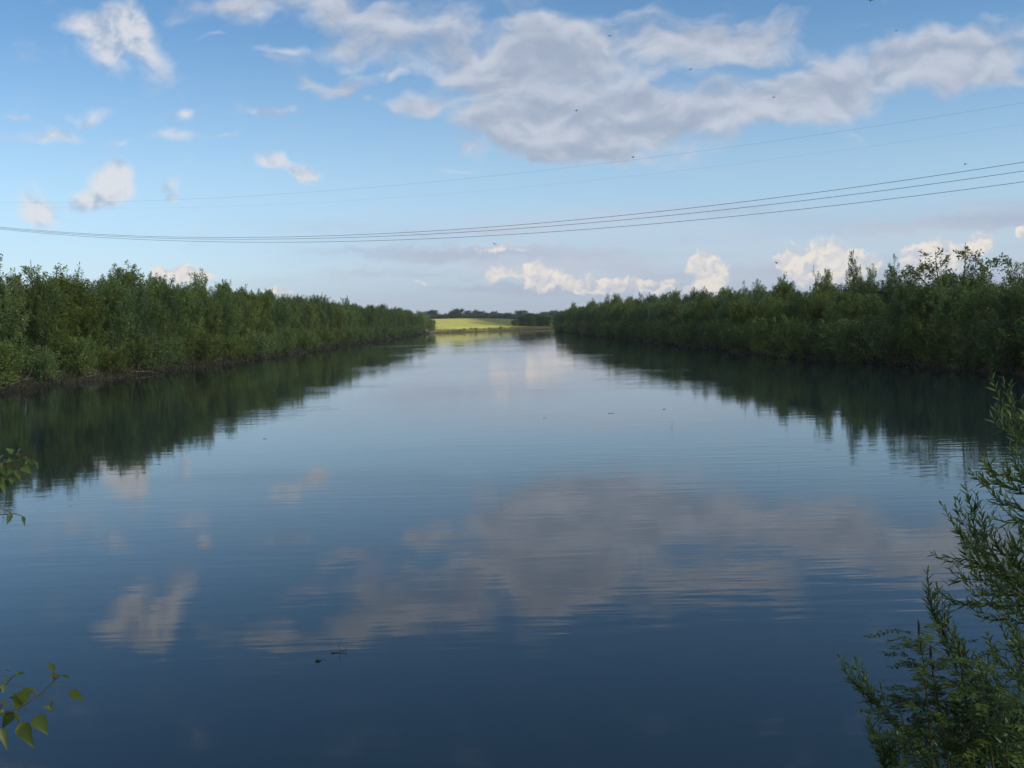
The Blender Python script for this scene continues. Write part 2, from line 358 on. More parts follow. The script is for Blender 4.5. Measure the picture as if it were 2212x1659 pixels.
isf = (tt > 4.0 + 1.5 * np.sin(cen[:, 0] * .21)) & (tt < 135) & (cen[:, 0] > -260) & (cen[:, 0] < 330)
def part_mesh(name, mask):
    q = quads[mask]; used = np.unique(q); remap = np.zeros(nx * ny, int); remap[used] = np.arange(len(used))
    return np_mesh(name, VV[used], remap[q], smooth=True)
tag(link('ground', part_mesh('ground', ~isf), M_ground), 'brown and green river bank rising from the water', None, kind='structure')
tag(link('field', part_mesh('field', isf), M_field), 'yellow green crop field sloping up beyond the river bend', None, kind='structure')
wx = np.array([-60.0, 460.0]); wy = np.array([-1.0, 620.0])
tag(link('water', np_mesh('water', [(-60, 1, 0), (460, 1, 0), (460, 620, 0), (-60, 620, 0)], np.array([[0, 1, 2, 3]])), M_water), 'calm dark river mirroring the sky', None, kind='structure')

# ------------------------------------------------------------------ trees
def rhombs(base, along, side, L, Wd):
    """one four-cornered leaf per row"""
    L = L[:, None]; Wd = Wd[:, None]
    v = np.stack([base, base + along * L * .45 + side * Wd * .5, base + along * L, base + along * L * .45 - side * Wd * .5], 1)
    return v.reshape(-1, 3)
def shoots_crown(rg, stems, n_shoots, per, env, leaf, up=.75, length=(.6, 1.3)):
    V, T = [], []
    CL = [np.array([math.cos(a_), math.sin(a_), 0]) * rg.uniform(.2, .8) + [0, 0, rg.uniform(.12, .95)] for a_ in rg.uniform(0, 6.28, 16)]
    CT = rg.uniform(-.15, .3, 16)
    for k in range(n_shoots):
        s = stems[rg.integers(len(stems))]; t = rg.random() ** .8
        q = s[int(t * (len(s) - 1))]; z = q[2] / stems_h(stems)
        az = rg.uniform(0, 2 * math.pi); out = np.array([math.cos(az), math.sin(az), 0])
        R = env(z) * rg.uniform(.35, 1.0)
        near = int(np.argmin([np.sum((np.array([out[0] * R / 1.8, out[1] * R / 1.8, z]) - c_) ** 2 * [1, 1, 3]) for c_ in CL]))   # shoots gather into boughs
        gap = np.linalg.norm((np.array([out[0] * R / 1.8, out[1] * R / 1.8, z]) - CL[near]) * [1, 1, 1.7])
        R = R * (1.20 - min(gap, .55) * .75)
        tilt = up * rg.uniform(.6, 1.4)
        ln = rg.uniform(*length)
        p0 = q + out * max(R - ln * .7, 0) * .9 + np.array([0, 0, rg.uniform(-.5, .2)])
        d0 = unit(out * 1.0 + np.array([0, 0, tilt * .6])); d1 = unit(out * .35 + np.array([0, 0, tilt * 1.6]))
        s_ = rg.random(per) ** .9
        pos = p0 + ln * (d0 * s_[:, None] + (d1 - d0) * (s_ ** 2)[:, None] * .6)
        sp = .20 * (1 - .6 * s_)[:, None]
        pos = pos + rg.normal(0, 1, (per, 3)) * sp * .7
        dr = unit(d0 + (d1 - d0) * s_[:, None] + rg.normal(0, .75, (per, 3)))
        sd = unit(np.cross(dr, rg.normal(0, .85, (per, 3)) + out * .35 + [0, 0, .7]))
        sz = leaf * rg.uniform(.65, 1.25, per)
        V.append(rhombs(pos, dr, sd, sz, sz * .36))
        T.append(np.repeat(np.clip(.12 + CT[near] + .62 * rg.random() ** 1.3 + rg.normal(0, .16, per), 0, 1.3), 4))
    V = np.concatenate(V); return V, np.arange(len(V)).reshape(-1, 4), np.concatenate(T)
def stems_h(stems): return max(s[-1][2] for s in stems)
def make_stems(rg, n, H, spread, leader=1.0):
    out = []
    for i in range(n):
        az = i * 2.4 + rg.uniform(-.5, .5); r = spread * rg.uniform(.4, 1.0) * (0 if i == 0 else 1)
        h = H * (leader if i == 0 else rg.uniform(.70, .98))
        b = np.array([math.cos(az), math.sin(az), 0])
        out.append(curve([b * .12, b * r * .45 + [0, 0, h * .4], b * r * .85 + [rg.normal(0, .12), rg.normal(0, .12), h * .75], b * r + [rg.normal(0, .15), rg.normal(0, .15), h]], 9))
    return out
def trunk_mesh(name, stems, r0):
    tb = Tubes()
    for i, s in enumerate(stems): tb.add(s, np.linspace(r0 * (1 if i == 0 else .7), .012, len(s)), 5)
    return tb.mesh(name)
def proto_willow(seed, H, Wd, n_st, n_sh, per, leaf, bushy):
    rg = np.random.default_rng(seed)
    stems = make_stems(rg, n_st, H, Wd * .62)
    if bushy: env = lambda z: Wd * (.55 + .75 * math.sin(math.pi * min(max(z, 0), 1) ** .6) * (1 - .34 * z)) * .98
    else: env = lambda z: Wd * (.25 + .8 * math.sin(math.pi * (.12 + .86 * min(max(z, 0), 1)) ** 1.1)) * .8
    V, F, T = shoots_crown(rg, stems, n_sh, per, env, leaf, up=.8)
    # leading shoots at the top: thin upright plumes
    V2, T2 = [], []
    for s in stems:
        for _ in range(2):
            m = per; q = s[-1] + rg.normal(0, .12, 3); ln = rg.uniform(.3, .65) if bushy else rg.uniform(.5, 1.1); d = unit(np.array([rg.normal(0, .22), rg.normal(0, .22), 1.0]))
            t_ = rg.random(m); pos = q - d * .35 + d * ln * t_[:, None] + rg.normal(0, .10, (m, 3)) * (1.1 - t_)[:, None]
            dr = unit(d * .8 + rg.normal(0, .6, (m, 3))); sd = unit(np.cross(dr, rg.normal(0, 1, (m, 3)))); sz = leaf * rg.uniform(.6, 1.0, m)
            V2.append(rhombs(pos, dr, sd, sz, sz * .34)); T2.append(np.repeat(np.clip(.6 + rg.normal(0, .2, m), 0, 1.2), 4))
    V = np.concatenate([V] + V2); T = np.concatenate([T] + T2); F = np.arange(len(V)).reshape(-1, 4)
    V[:, 2] = np.maximum(V[:, 2], -.1)
    return np_mesh('willow_crown', V, F, T), trunk_mesh('willow_trunk', stems, .07)
BUSHY = [proto_willow(10 + i, 6.6, 1.75, 7, 330, 70, .145, True) for i in range(7)]
TALL = [proto_willow(40 + i, 7.6, 1.25, 4, 120, 58, .17, False) for i in range(5)]
LOW = [proto_willow(60 + i, 2.6, 1.5, 8, 100, 50, .15, True) for i in range(4)]
def plant(name, proto, mats, x, y, z, rot, sc, lean=(0, 0), parts=('crown', 'trunk')):
    r = empty(name, (x, y, z)); r.rotation_euler = (lean[0], lean[1], rot); r.scale = sc if isinstance(sc, tuple) else (sc,) * 3
    for nm, me, mt in zip(parts, proto, mats): link(nm, me, mt, r)
    return r
def edge_x(side, y):
    pts = LEFT if side < 0 else RIGHTB[::-1]
    a = np.array(pts); return float(np.interp(y, a[:, 1], a[:, 0]))
rnd = random.Random(5)
WM = (M_willow, M_bark)
def stretch(y): return 'nearest' if y < 85 else ('middle' if y < 185 else 'far')
def put(side, y, off, proto, H0, Hwant, wide, name='willow_tree', label=None, group=None, cat='tree', x=None):
    if x is None: x = edge_x(side, y) + side * off
    z = float(ground_z(np.array([x]), np.array([y]))[0]) - .12
    s = Hwant / H0
    r = plant(name, proto, WM, x, y, z, rnd.uniform(0, 6.28), (s * wide, s * wide, s), (rnd.uniform(-.06, .06), rnd.uniform(-.06, .06)))
    return tag(r, label, cat, group)
BANK = {-1: 'left', 1: 'right'}
for side in (-1, 1):
    y = 40.0
    while y < (344 if side < 0 else 330):                       # the front rank leaning over the water
        H = rnd.uniform(5.0, 6.2) + .4 * min((y - 45) / 60, 1) if side < 0 else rnd.uniform(3.5, 4.3) + 1.6 * min((y - 50) / 180, 1)
        put(side, y, rnd.uniform(1.7, 2.8) if side < 0 else rnd.uniform(1.0, 2.0), BUSHY[rnd.randrange(7)], 6.6, H, rnd.uniform(.85, 1.12) * (6.0 / H if side > 0 else 1.0),
            label=f'bushy green willow at the water edge, {stretch(y)} stretch of the {BANK[side]} bank', group=f'front rank of willows on the {BANK[side]} bank')
        y += rnd.uniform(2.5, 3.6) * (1 + max(0, y - 120) / 420)
    y = 44.0
    while y < (346 if side < 0 else 328):                       # the taller rank behind
        H = rnd.uniform(5.2, 6.2) + .8 * min(max(y - 62, 0) / 30, 1) - (.6 if y < 64 else 0) if side < 0 else rnd.uniform(3.9, 4.9) + 1.7 * min((y - 50) / 180, 1)
        put(side, y, rnd.uniform(4.3, 6.6), (BUSHY + TALL[:2])[rnd.randrange(9)], 6.7, H, rnd.uniform(.9, 1.2) * (6.0 / H if side > 0 else 1.0),
            label=f'tall willow top rising behind the front rank, {stretch(y)} stretch of the {BANK[side]} bank', group=f'rear rank of willows on the {BANK[side]} bank')
        y += rnd.uniform(3.4, 5.0) * (1 + max(0, y - 120) / 300)
for side in (-1, 1):
    y = 22.0
    while y < 250:                                              # a loose third rank that closes the view through the bank
        H = rnd.uniform(4.6, 5.6) if side < 0 else rnd.uniform(3.4, 4.0) + 1.2 * min((y - 40) / 180, 1)
        put(side, y, rnd.uniform(8.0, 11.0) if y > 37 else rnd.uniform(1.8, 4.0), BUSHY[rnd.randrange(7)], 6.6, H, 1.5, name='willow_thicket', cat='bush',
            label=f'willow thicket half hidden behind the tall ranks, {stretch(y)} stretch of the {BANK[side]} bank', group=f'thicket behind the {BANK[side]} bank')
        y += rnd.uniform(3.6, 4.6) * (1 + y / 250)
# the left bank tapers off round the bend
for k, (x, y, h) in enumerate([(-28.5, 348, 5.4), (-27.3, 351, 4.2), (-30.5, 351, 6.0)]):
    put(-1, y, 0, BUSHY[k], 6.6, h, 1.25, x=x, label='willow at the very end of the left bank beside the sunlit field', group='willows ending the left bank')
# low bushes closing the foot of the front rank
for side in (-1, 1):
    y = 41.0
    while y < 325:
        put(side, y, rnd.uniform(.2, 1.3) if side < 0 else rnd.uniform(.1, .8), LOW[rnd.randrange(4)], 2.6, rnd.uniform(1.4, 2.6) if side < 0 else rnd.uniform(1.8, 2.8), rnd.uniform(1.0, 1.5), name='willow_bush', cat='bush',
            label=f'low willow bush at the foot of the trees, {stretch(y)} stretch of the {BANK[side]} bank', group=f'low bushes along the {BANK[side]} waterline')
        y += (rnd.uniform(2.2, 4.6) if side < 0 else rnd.uniform(2.2, 3.6)) * (1 + max(0, y - 100) / 200)
# trees whose tops stand clear of the rest: (side, x, y, top above water, width, sort, label)
CLEAR = [(-1, -32.0, 69, 8.6, 1.3, 'p', 'round-topped willow standing above the others, nearest gap in the left bank skyline'),
         (-1, -33.2, 67, 7.6, .9, 't', 'narrow pointed willow beside the round-topped one, nearest end of the left bank'),
         (-1, -32.2, 75, 8.35, 1.0, 's', 'thin see-through willow with sparse leaves rising from the left bank'),
         (-1, -31.9, 85, 9.3, 1.35, 'b', 'highest broad willow on the left bank skyline'),
         (-1, -31.7, 92, 8.1, .9, 't', 'spiky willow just past the highest broad one on the left bank'),
         (-1, -31.4, 109, 8.7, 1.0, 't', 'spiky-topped willow about midway along the left bank skyline'),
         (-1, -31.0, 139, 7.9, 1.0, 't', 'pointed willow on the sloping part of the left bank skyline'),
         (1, 26.8, 60.5, 7.6, 1.35, 'p', 'broad twin-topped poplar standing clear above the right bank willows'),
         (1, 28.9, 57, 6.3, 1.0, 't', 'pointed willow at the picture edge of the right bank skyline'),
         (1, 27.2, 70.6, 7.3, .85, 't', 'narrow willow between the twin-topped poplar and the tall spire, right bank'),
         (1, 26.4, 77.6, 8.1, .75, 't', 'tall narrow spire of a willow on the right bank skyline'),
         (1, 26.9, 74.5, 6.9, .7, 't', 'small pointed willow just nearer than the tall spire, right bank'),
         (1, 25.7, 83.4, 7.2, .7, 's', 'thin sparse willow just past the tall spire, right bank'),
         (1, 25.2, 92, 7.2, .8, 't', 'dark pointed willow in front of the big white cumulus, right bank'),
         (1, 24.6, 107, 7.0, .8, 't', 'slim willow tip below the paired cumulus, middle of the right bank'),
         (1, 24.0, 124, 7.1, .8, 't', 'slim willow tip below the single upright cumulus, right bank'),
         (1, 23.3, 142.8, 7.5, .8, 't', 'tufted willow top on the descending right bank skyline'),
         (1, 22.9, 152, 7.3, .8, 's', 'sparse feathery willow top on the descending right bank skyline'),
         (1, 22.3, 173, 8.0, .8, 't', 'slender willow tip toward the far end of the right bank'),
         (1, 21.3, 211, 8.4, .9, 't', 'twin willow tip near the far end of the right bank')]
SPARSE = [proto_willow(80 + i, 7.4, 1.1, 4, 55, 44, .17, False) for i in range(2)]
def proto_poplar(seed):
    rg = np.random.default_rng(seed)
    stems = make_stems(rg, 3, 7.2, 1.5, 1.0)
    stems = [curve([[0, 0, 0], [.1, 0, 2.6], [.55 + .0, .1, 5.0], [.6, .1, 7.2]], 10), curve([[0, 0, 0], [-.1, .1, 2.6], [-.75, .1, 4.8], [-.9, .1, 6.7]], 10),
             curve([[0, 0, 1.5], [-.9, .2, 3.8], [-1.75, .2, 5.1], [-2.2, .2, 5.4]], 8), curve([[0, 0, 1.5], [.9, -.3, 3.8], [1.4, -.3, 5.2], [1.7, -.3, 5.8]], 8)]
    env = lambda z: 1.25 * (.35 + .65 * math.sin(math.pi * min(max(z, 0.02), 1) ** 1.4))
    V, F, T = shoots_crown(rg, stems, 120, 40, env, .20, up=.7, length=(.5, 1.0))
    return np_mesh('poplar_crown', V, F, T), trunk_mesh('poplar_trunk', stems, .09)
POPLAR = proto_poplar(91)
for i, (side, x, y, top, wide, sort, lab) in enumerate(CLEAR):
    z = float(ground_z(np.array([x]), np.array([y]))[0])
    pr, h0 = {'p': (POPLAR, 7.5), 't': (TALL[i % 5], 8.1), 's': (SPARSE[i % 2], 8.0), 'b': (BUSHY[i % 7], 7.1)}[sort]
    o = put(side, y, 0, pr, h0, top - z + .1, wide, label=lab, x=x, name='poplar_tree' if sort == 'p' else 'willow_tree',
            group=f'trees standing above the {BANK[side]} bank skyline')
    if sort == 'p': o.rotation_euler = (0, 0, 0 if side > 0 else 3.0)

# willow scrub on the far shore before the bend
for k, (x, y, h, w) in enumerate([(4.5, 397, 4.2, 1.3), (8, 399, 5.2, 1.3), (11.5, 400, 5.0, 1.3), (15, 402, 4.6, 1.3), (18.5, 404, 4.0, 1.3), (24, 408, 3.4, 1.4), (31, 412, 3.0, 1.4), (6, 399, 4.6, 1.3), (13, 402, 4.8, 1.3), (1.5, 395, 2.6, 1.3)]):
    z = float(ground_z(np.array([x]), np.array([y]))[0]) - .1
    r = plant('willow_bush', BUSHY[k % 7], WM, x, y + 1.0, z, k * 1.3, (h / 6.6 * 2.3, h / 6.6 * 2.3, h / 6.6))
    tag(r, 'dark willow bush in the clump on the far shore below the shaded field', 'bush', 'dark bush clump on the far shore')
rf = random.Random(9)
for k in range(26):
    x = -22 + k * 1.25 + rf.uniform(-.6, .6); y = float(np.interp(x, FS[:, 0], FS[:, 1])) + rf.uniform(2.0, 5.5)
    z = float(ground_z(np.array([x]), np.array([y]))[0]) - .1
    h = rf.uniform(.45, 1.15)
    r = plant('shore_shrub', LOW[k % 4], WM, x, y, z, k * 1.7, (h / 2.6 * 1.3, h / 2.6 * 1.3, h / 2.6))
    tag(r, 'small green shrub on the far shore below the sunlit field', 'shrub', 'small shrubs dotting the far shore')

# far wood line beyond the field
def proto_broad(seed, H, Wd):
    rg = np.random.default_rng(seed)
    stems = make_stems(rg, 5, H * .8, Wd * .55, 1.0)
    V, T = [], []
    for k in range(46):
        z = rg.uniform(.10, .95); az = rg.uniform(0, 6.28); rr = Wd * math.sqrt(max(0, 1 - ((z - .5) / .55) ** 2)) * rg.uniform(.3, .95)
        c0 = np.array([math.cos(az) * rr, math.sin(az) * rr, z * H]); m = 75; R = rg.uniform(.7, 1.35) * Wd / 3.6
        pos = c0 + rg.normal(0, 1, (m, 3)) * R * np.array([.6, .6, .45])
        d = unit(rg.normal(0, 1, (m, 3))); sd = unit(np.cross(d, rg.normal(0, 1, (m, 3)))); sz = rg.uniform(.35, .75, m)
        V.append(rhombs(pos, d, sd, sz, sz * .7)); T.append(np.repeat(np.clip(rg.uniform(.0, .9) + rg.normal(0, .12, m), 0, 1), 4))
    V = np.concatenate(V); V[:, 2] = np.maximum(V[:, 2], 0.1)
    return np_mesh('broadleaf_crown', V, np.arange(len(V)).reshape(-1, 4), np.concatenate(T)), trunk_mesh('broadleaf_trunk', stems, .25)
BROAD = [proto_broad(120 + i, 9.0, 3.6) for i in range(5)]
BM = (M_broad, M_bark)
xx = -112.0; k = 0
while xx < 78:
    y = 640 + rf.uniform(-14, 30); h = rf.choice([6.0, 6.4, 6.9, 7.4, 8.2]) * rf.uniform(.92, 1.08)
    if -36 < xx < -31: h = 9.2
    z = float(ground_z(np.array([xx]), np.array([y]))[0]) - .3
    r = plant('broadleaf_tree', BROAD[k % 5], BM, xx, y, z, rf.uniform(0, 6.28), (h / 9 * 1.15, h / 9 * 1.15, h / 9))
    tag(r, 'dark round-headed tree in the far wood line beyond the field', 'tree', 'trees of the far wood line')
    xx += rf.uniform(2.6, 4.6); k += 1
xx = -118.0
while xx < 82:                                                   # the hedge under them
    y = 622 + rf.uniform(-3, 3); z = float(ground_z(np.array([xx]), np.array([y]))[0]) - .3; h = rf.uniform(5.0, 6.4)
    r = plant('hedgerow_tree', BROAD[(k * 3) % 5], BM, xx, y, z, rf.uniform(0, 6.28), (1.15, 1.15, h / 9))
    tag(r, 'low dark tree in the hedge at the foot of the far wood line', 'tree', 'hedge trees below the far wood line')
    xx += rf.uniform(3.6, 5.0); k += 1

# ------------------------------------------------------------------ brown flood-worn stems at the waterline
def dead_band(side, y0, y1, n, seed, hmax):
    rg = np.random.default_rng(seed)
    y = y0 + (y1 - y0) * rg.random(n) ** 1.35
    pts = np.array(LEFT if side < 0 else RIGHTB[::-1])
    x = np.interp(y, pts[:, 1], pts[:, 0]) + side * (rg.random(n) ** 1.3 * 2.4 - .25)
    z = np.maximum(ground_z(x, y), -.15)
    base = np.stack([x, y, z - .05], -1)
    clump = .55 + .45 * np.sin(y * .8 + 2 * np.sin(y * .23)) 
    d = unit(np.stack([rg.normal(0, .6, n) - side * .35, rg.normal(0, .65, n), np.abs(rg.normal(.7, .45, n))], -1))
    L = hmax * rg.uniform(.35, 1.0, n) * (.5 + .5 * clump); sd = unit(np.cross(d, rg.normal(0, 1, (n, 3))))
    return np_mesh('dead_stems', rhombs(base, d, sd, L, np.full(n, .045) * rg.uniform(.6, 1.6, n)), np.arange(4 * n).reshape(-1, 4), np.repeat(rg.random(n), 4))
tag(link('dead_reeds', dead_band(-1, 40, 345, 17000, 3, .85), M_dead), 'brown tangle of dead stems along the left waterline', 'reeds', kind='stuff')
tag(link('dead_reeds', dead_band(1, 38, 332, 9000, 4, .7), M_dead), 'dark brown tangle of dead stems along the right waterline', 'reeds', kind='stuff')
rb = np.random.default_rng(12); M_grey = plain_mat('bleached_wood', (.10, .088, .070), (.20, .18, .15), 9)
for k, y in enumerate([50, 57, 66, 74, 81, 92, 104, 62, 79, 96, 118]):
    side = -1 if k < 7 else 1; x = edge_x(side, y); o = empty('fallen_branch', (x + side * .5, y, .10)); tb = Tubes()
    d = unit(np.array([-side * rb.uniform(.3, 1.0), rb.uniform(-1, 1), rb.uniform(.02, .22)])); L = rb.uniform(1.4, 2.8)
    main = curve([-d * L * .4 + [side * .3, 0, .2], [0, 0, .12], d * L * .4 + [0, 0, .08], d * L * .7 + rb.normal(0, .15, 3)], 14); tb.add(main, np.linspace(.045, .008, 14), 6); link('limb', tb.mesh('limb'), M_grey, o)
    for i in (5, 8, 10):
        tb = Tubes(); e = unit(d + rb.normal(0, .8, 3) + [0, 0, .6]); tb.add(curve([main[i], main[i] + e * .35, main[i] + unit(e + [0, 0, .4]) * rb.uniform(.6, 1.1)], 7), np.linspace(.016, .005, 7), 5); link('twig', tb.mesh('twig'), M_grey, o)
    tag(o, f'bare grey dead branch below the willows, {stretch(y)} stretch of {BANK[side]} waterline', 'branch', f'dead branches along the {BANK[side]} waterline')
def grass_band(n, seed):
    rg = np.random.default_rng(seed)
    x = -28 + 70 * rg.random(n); y = np.interp(x, FS[:, 0], FS[:, 1]) + rg.random(n) * 7 + .3
    base = np.stack([x, y, ground_z(x, y) - .05], -1); d = unit(np.stack([rg.normal(0, .3, n), rg.normal(0, .3, n), np.ones(n)], -1)); sd = unit(np.cross(d, rg.normal(0, 1, (n, 3))))
    return np_mesh('grass', rhombs(base, d, sd, rg.uniform(.3, .8, n), np.full(n, .10)), np.arange(4 * n).reshape(-1, 4), np.repeat(rg.random(n), 4))
M_straw = leaf_mat('straw_grass', (0.16, 0.15, 0.05), (0.30, 0.25, 0.10), rough=.8, translucent=.2, spec=.1)
tag(link('shore_grass', grass_band(9000, 8), M_straw), 'straw coloured grass along the far shore', 'grass', kind='stuff')

# ------------------------------------------------------------------ overhead line crossing the river
P0, P1 = np.array([35.6, 70.0]), np.array([-61.0, 120.0]); Q0, Q1 = np.array([60.0, 118.0]), np.array([-100.0, 195.0])
T0, T1 = -0.42, 1.32
LINES = [(P0, P1, 0, (11.606, -8.863, 13.349), .018, 'uppermost of the three grey cables sagging over the river'),
         (P0, P1, 1.5, (10.93, -7.757, 12.857), .018, 'middle one of the three grey cables sagging over the river'),
         (P0, P1, 3.0, (10.567, -6.814, 12.216), .018, 'lowest of the three grey cables sagging over the river'),
         (Q0, Q1, 0, (13.373, -11.687, 27.145), .008, 'higher of two faint thin wires below the big cloud bank'),
         (Q0, Q1, 2.0, (14.513, -11.082, 24.971), .0045, 'lower and faintest of the thin wires across the sky')]
ends = []
for a, b, off, (c2, c1, c0), r, lab in LINES:
    t = np.linspace(T0, T1, 120)
    pts = np.stack([a[0] + (b - a)[0] * t, a[1] + off + (b - a)[1] * t, c2 * t * t + c1 * t + c0], -1)
    tb = Tubes(); tb.add(pts, r, 5)
    tag(link('power_cable', tb.mesh('power_cable'), M_wire), lab, 'cable', 'cables crossing the river')
    ends.append((pts[0], pts[-1]))
def pole(points, lab):
    pts = np.array(points); b = pts.mean(0); top = pts[:, 2].max()
    z = float(ground_z(np.array([b[0]]), np.array([b[1]]))[0]); r = empty('power_pole', (b[0], b[1], z - .5))
    q = pts - np.array([b[0], b[1], z - .5])
    tb = Tubes(); tb.add([[0, 0, 0], [0, 0, (top - z) * .5], [0, 0, top - z + .9]], [.30, .24, .16], 10); link('mast', tb.mesh('mast'), M_conc, r)
    for v in q:
        tb = Tubes(); d = v * np.array([1, 1, 0]); d = d / max(np.linalg.norm(d), .1)
        tb.add([[0, 0, v[2] - .02], v + d * .15 - [0, 0, .02]], .06, 6); link('crossarm', tb.mesh('crossarm'), M_conc, r)
    tag(r, lab, 'pole')
pole([e[0] for e in ends[:3]], 'concrete pole carrying three cables beyond the right bank')
pole([e[1] for e in ends[:3]], 'concrete pole carrying three cables beyond the left bank')
pole([e[0] for e in ends[3:]], 'tall concrete pole carrying two thin wires beyond the right bank')
pole([e[1] for e in ends[3:]], 'tall concrete pole carrying two thin wires beyond the left bank')

# ------------------------------------------------------------------ birds hunting over the water
def bird_mesh(flap):
    tb = Tubes(); tb.add([[0, .09, 0], [0, .06, .005], [0, .0, 0], [0, -.06, 0], [0, -.15, .0]], [.004, .018, .024, .014, .006], 8)
    V = [np.concatenate(tb.v)]; F = [np.concatenate(tb.f)]; k = tb.k
    for s in (-1, 1):
        w = np.array([[s * .01, .05, .012], [s * .07, .055, .02 + flap * .05], [s * .17, -.03, .01 + flap * .10], [s * .07, .0, .015 + flap * .04], [s * .01, -.02, .01]])
        w = np.vstack([w, w - [0, 0, .006]]); V.append(w)
        F2 = [[0, 1, 3, 4], [1, 2, 2, 3], [9, 8, 6, 5], [8, 7, 7, 6]]
        F.append(np.array([[0, 1, 3, 4], [9, 8, 6, 5]]) + k); tri = np.array([[1, 2, 3], [8, 7, 6]]) + k
        F.append(tri); k += 10
    for s in (-1, 1):
        V.append(np.array([[0, -.12, 0], [s * .01, -.12, 0], [s * .035, -.21, 0]])); F.append(np.array([[0, 1, 2]]) + k); k += 3
    return np_mesh('bird', np.concatenate(V), F)
BIRDS = [bird_mesh(f) for f in (1.0, -.5, .2)]
for i, (px, py, dist, lab) in enumerate([(1246, 239, 48, 'small dark bird gliding in front of the big grey cloud'), (1317, 77, 70, 'tiny dark bird near the top of the big cloud'),
        (1492, 149, 62, 'tiny dark bird in the blue gap between the two cloud arms'), (1671, 211, 62, 'tiny dark bird before the lower cloud arm'),
        (2085, 354, 68, 'tiny dark bird just above the cables'), (1068, 527, 60, 'dark bird just below the cables in mid river'),
        (1367, 340, 75, 'tiny dark bird just under the cloud base'), (1677, 567, 62, 'dark bird left of the big white cumulus'), (1880, 1, 48, 'dark bird at the top edge of the sky'),
        (1447, 633, 75, 'tiny dark bird low over the right bank trees'), (1936, 66, 70, 'tiny dark bird on the edge of the upper cloud arm')]):
    q = EYE + ray(px, py) * dist
    o = link('bird', BIRDS[i % 3], M_bird, None, q); o.rotation_euler = (.2 * (i % 3 - 1), .5 * ((i * 7) % 5 - 2) / 2, i * 1.9); tag(o, lab, 'bird', 'birds hunting over the river')

# ------------------------------------------------------------------ driftwood on the water
def on_water(px, py):
    d = ray(px, py); return EYE + d * (EYE[2] / -d[2])
a = on_water(716, 1411)
r = empty('floating_branch', (a[0], a[1], 0))
tb = Tubes(); tb.add(curve([[0, 0, .008], [.05, .0, .002], [.10, .02, .012], [.145, .05, .022]], 10), np.linspace(.006, .003, 10), 6); link('stick', tb.mesh('stick'), M_wetwood, r)
tb = Tubes(); tb.add(curve([[.085, .015, .01], [.075, .03, .05], [.07, .04, .09], [.10, .06, .13]], 8), np.linspace(.0028, .001, 8), 5); link('side_twig', tb.mesh('side_twig'), M_wetwood, r)
tb = Tubes(); tb.add(curve([[.13, .04, .02], [.14, .05, .04], [.15, .05, .055]], 5), .0022, 5); link('side_twig', tb.mesh('side_twig'), M_wetwood, r)
tag(r, 'thin dark branch floating with one twig sticking up', 'branch')
b = on_water(681, 1429)
tb = Tubes(); tb.add(curve([[0, 0, .002], [.02, .01, .010], [.045, .02, .008], [.055, .02, .002], [.075, .025, .0], [.10, .03, .003]], 14), np.array([.004, .010, .016, .017, .015, .012, .008, .004, .003, .003, .003, .003, .003, .002]) * .6, 7)
tag(link('floating_chip', tb.mesh('floating_chip'), M_wetwood, None, (b[0], b[1], 0)), 'small dark bit of drift wood on the water', 'driftwood')

for k, (px, py, lab) in enumerate([(572, 948, 'tiny dark leaf floating left of mid river'), (1597, 823, 'pale floating leaf in the dark reflection of the right bank'), (1320, 893, 'tiny leaf floating right of mid river'),
                                   (1177, 903, 'tiny dark leaf floating in mid river'), (1435, 884, 'floating leaf at the edge of the right bank reflection')]):
    q = on_water(px, py); r_ = .028 + .012 * (k % 3); a_ = np.linspace(0, 2 * math.pi, 9)[:-1]
    rim = np.stack([np.cos(a_) * r_ * 2.2, np.sin(a_) * r_ * .8, .010 + .008 * np.cos(2 * a_)], -1)
    vv = np.concatenate([[[0, 0, .004]], rim, [[0, 0, -.004]], rim - [0, 0, .006]])
    ff = [[0, i + 1, (i + 1) % 8 + 1] for i in range(8)] + [[9, (i + 1) % 8 + 10, i + 10] for i in range(8)]
    o = link('floating_leaf', np_mesh('floating_leaf', vv, np.array(ff)), M_grey if k == 1 else M_wetwood, None, (q[0], q[1], 0)); o.rotation_euler = (0, 0, k * .4 - .6)
    tag(o, lab, 'leaf', 'bits floating on the river')

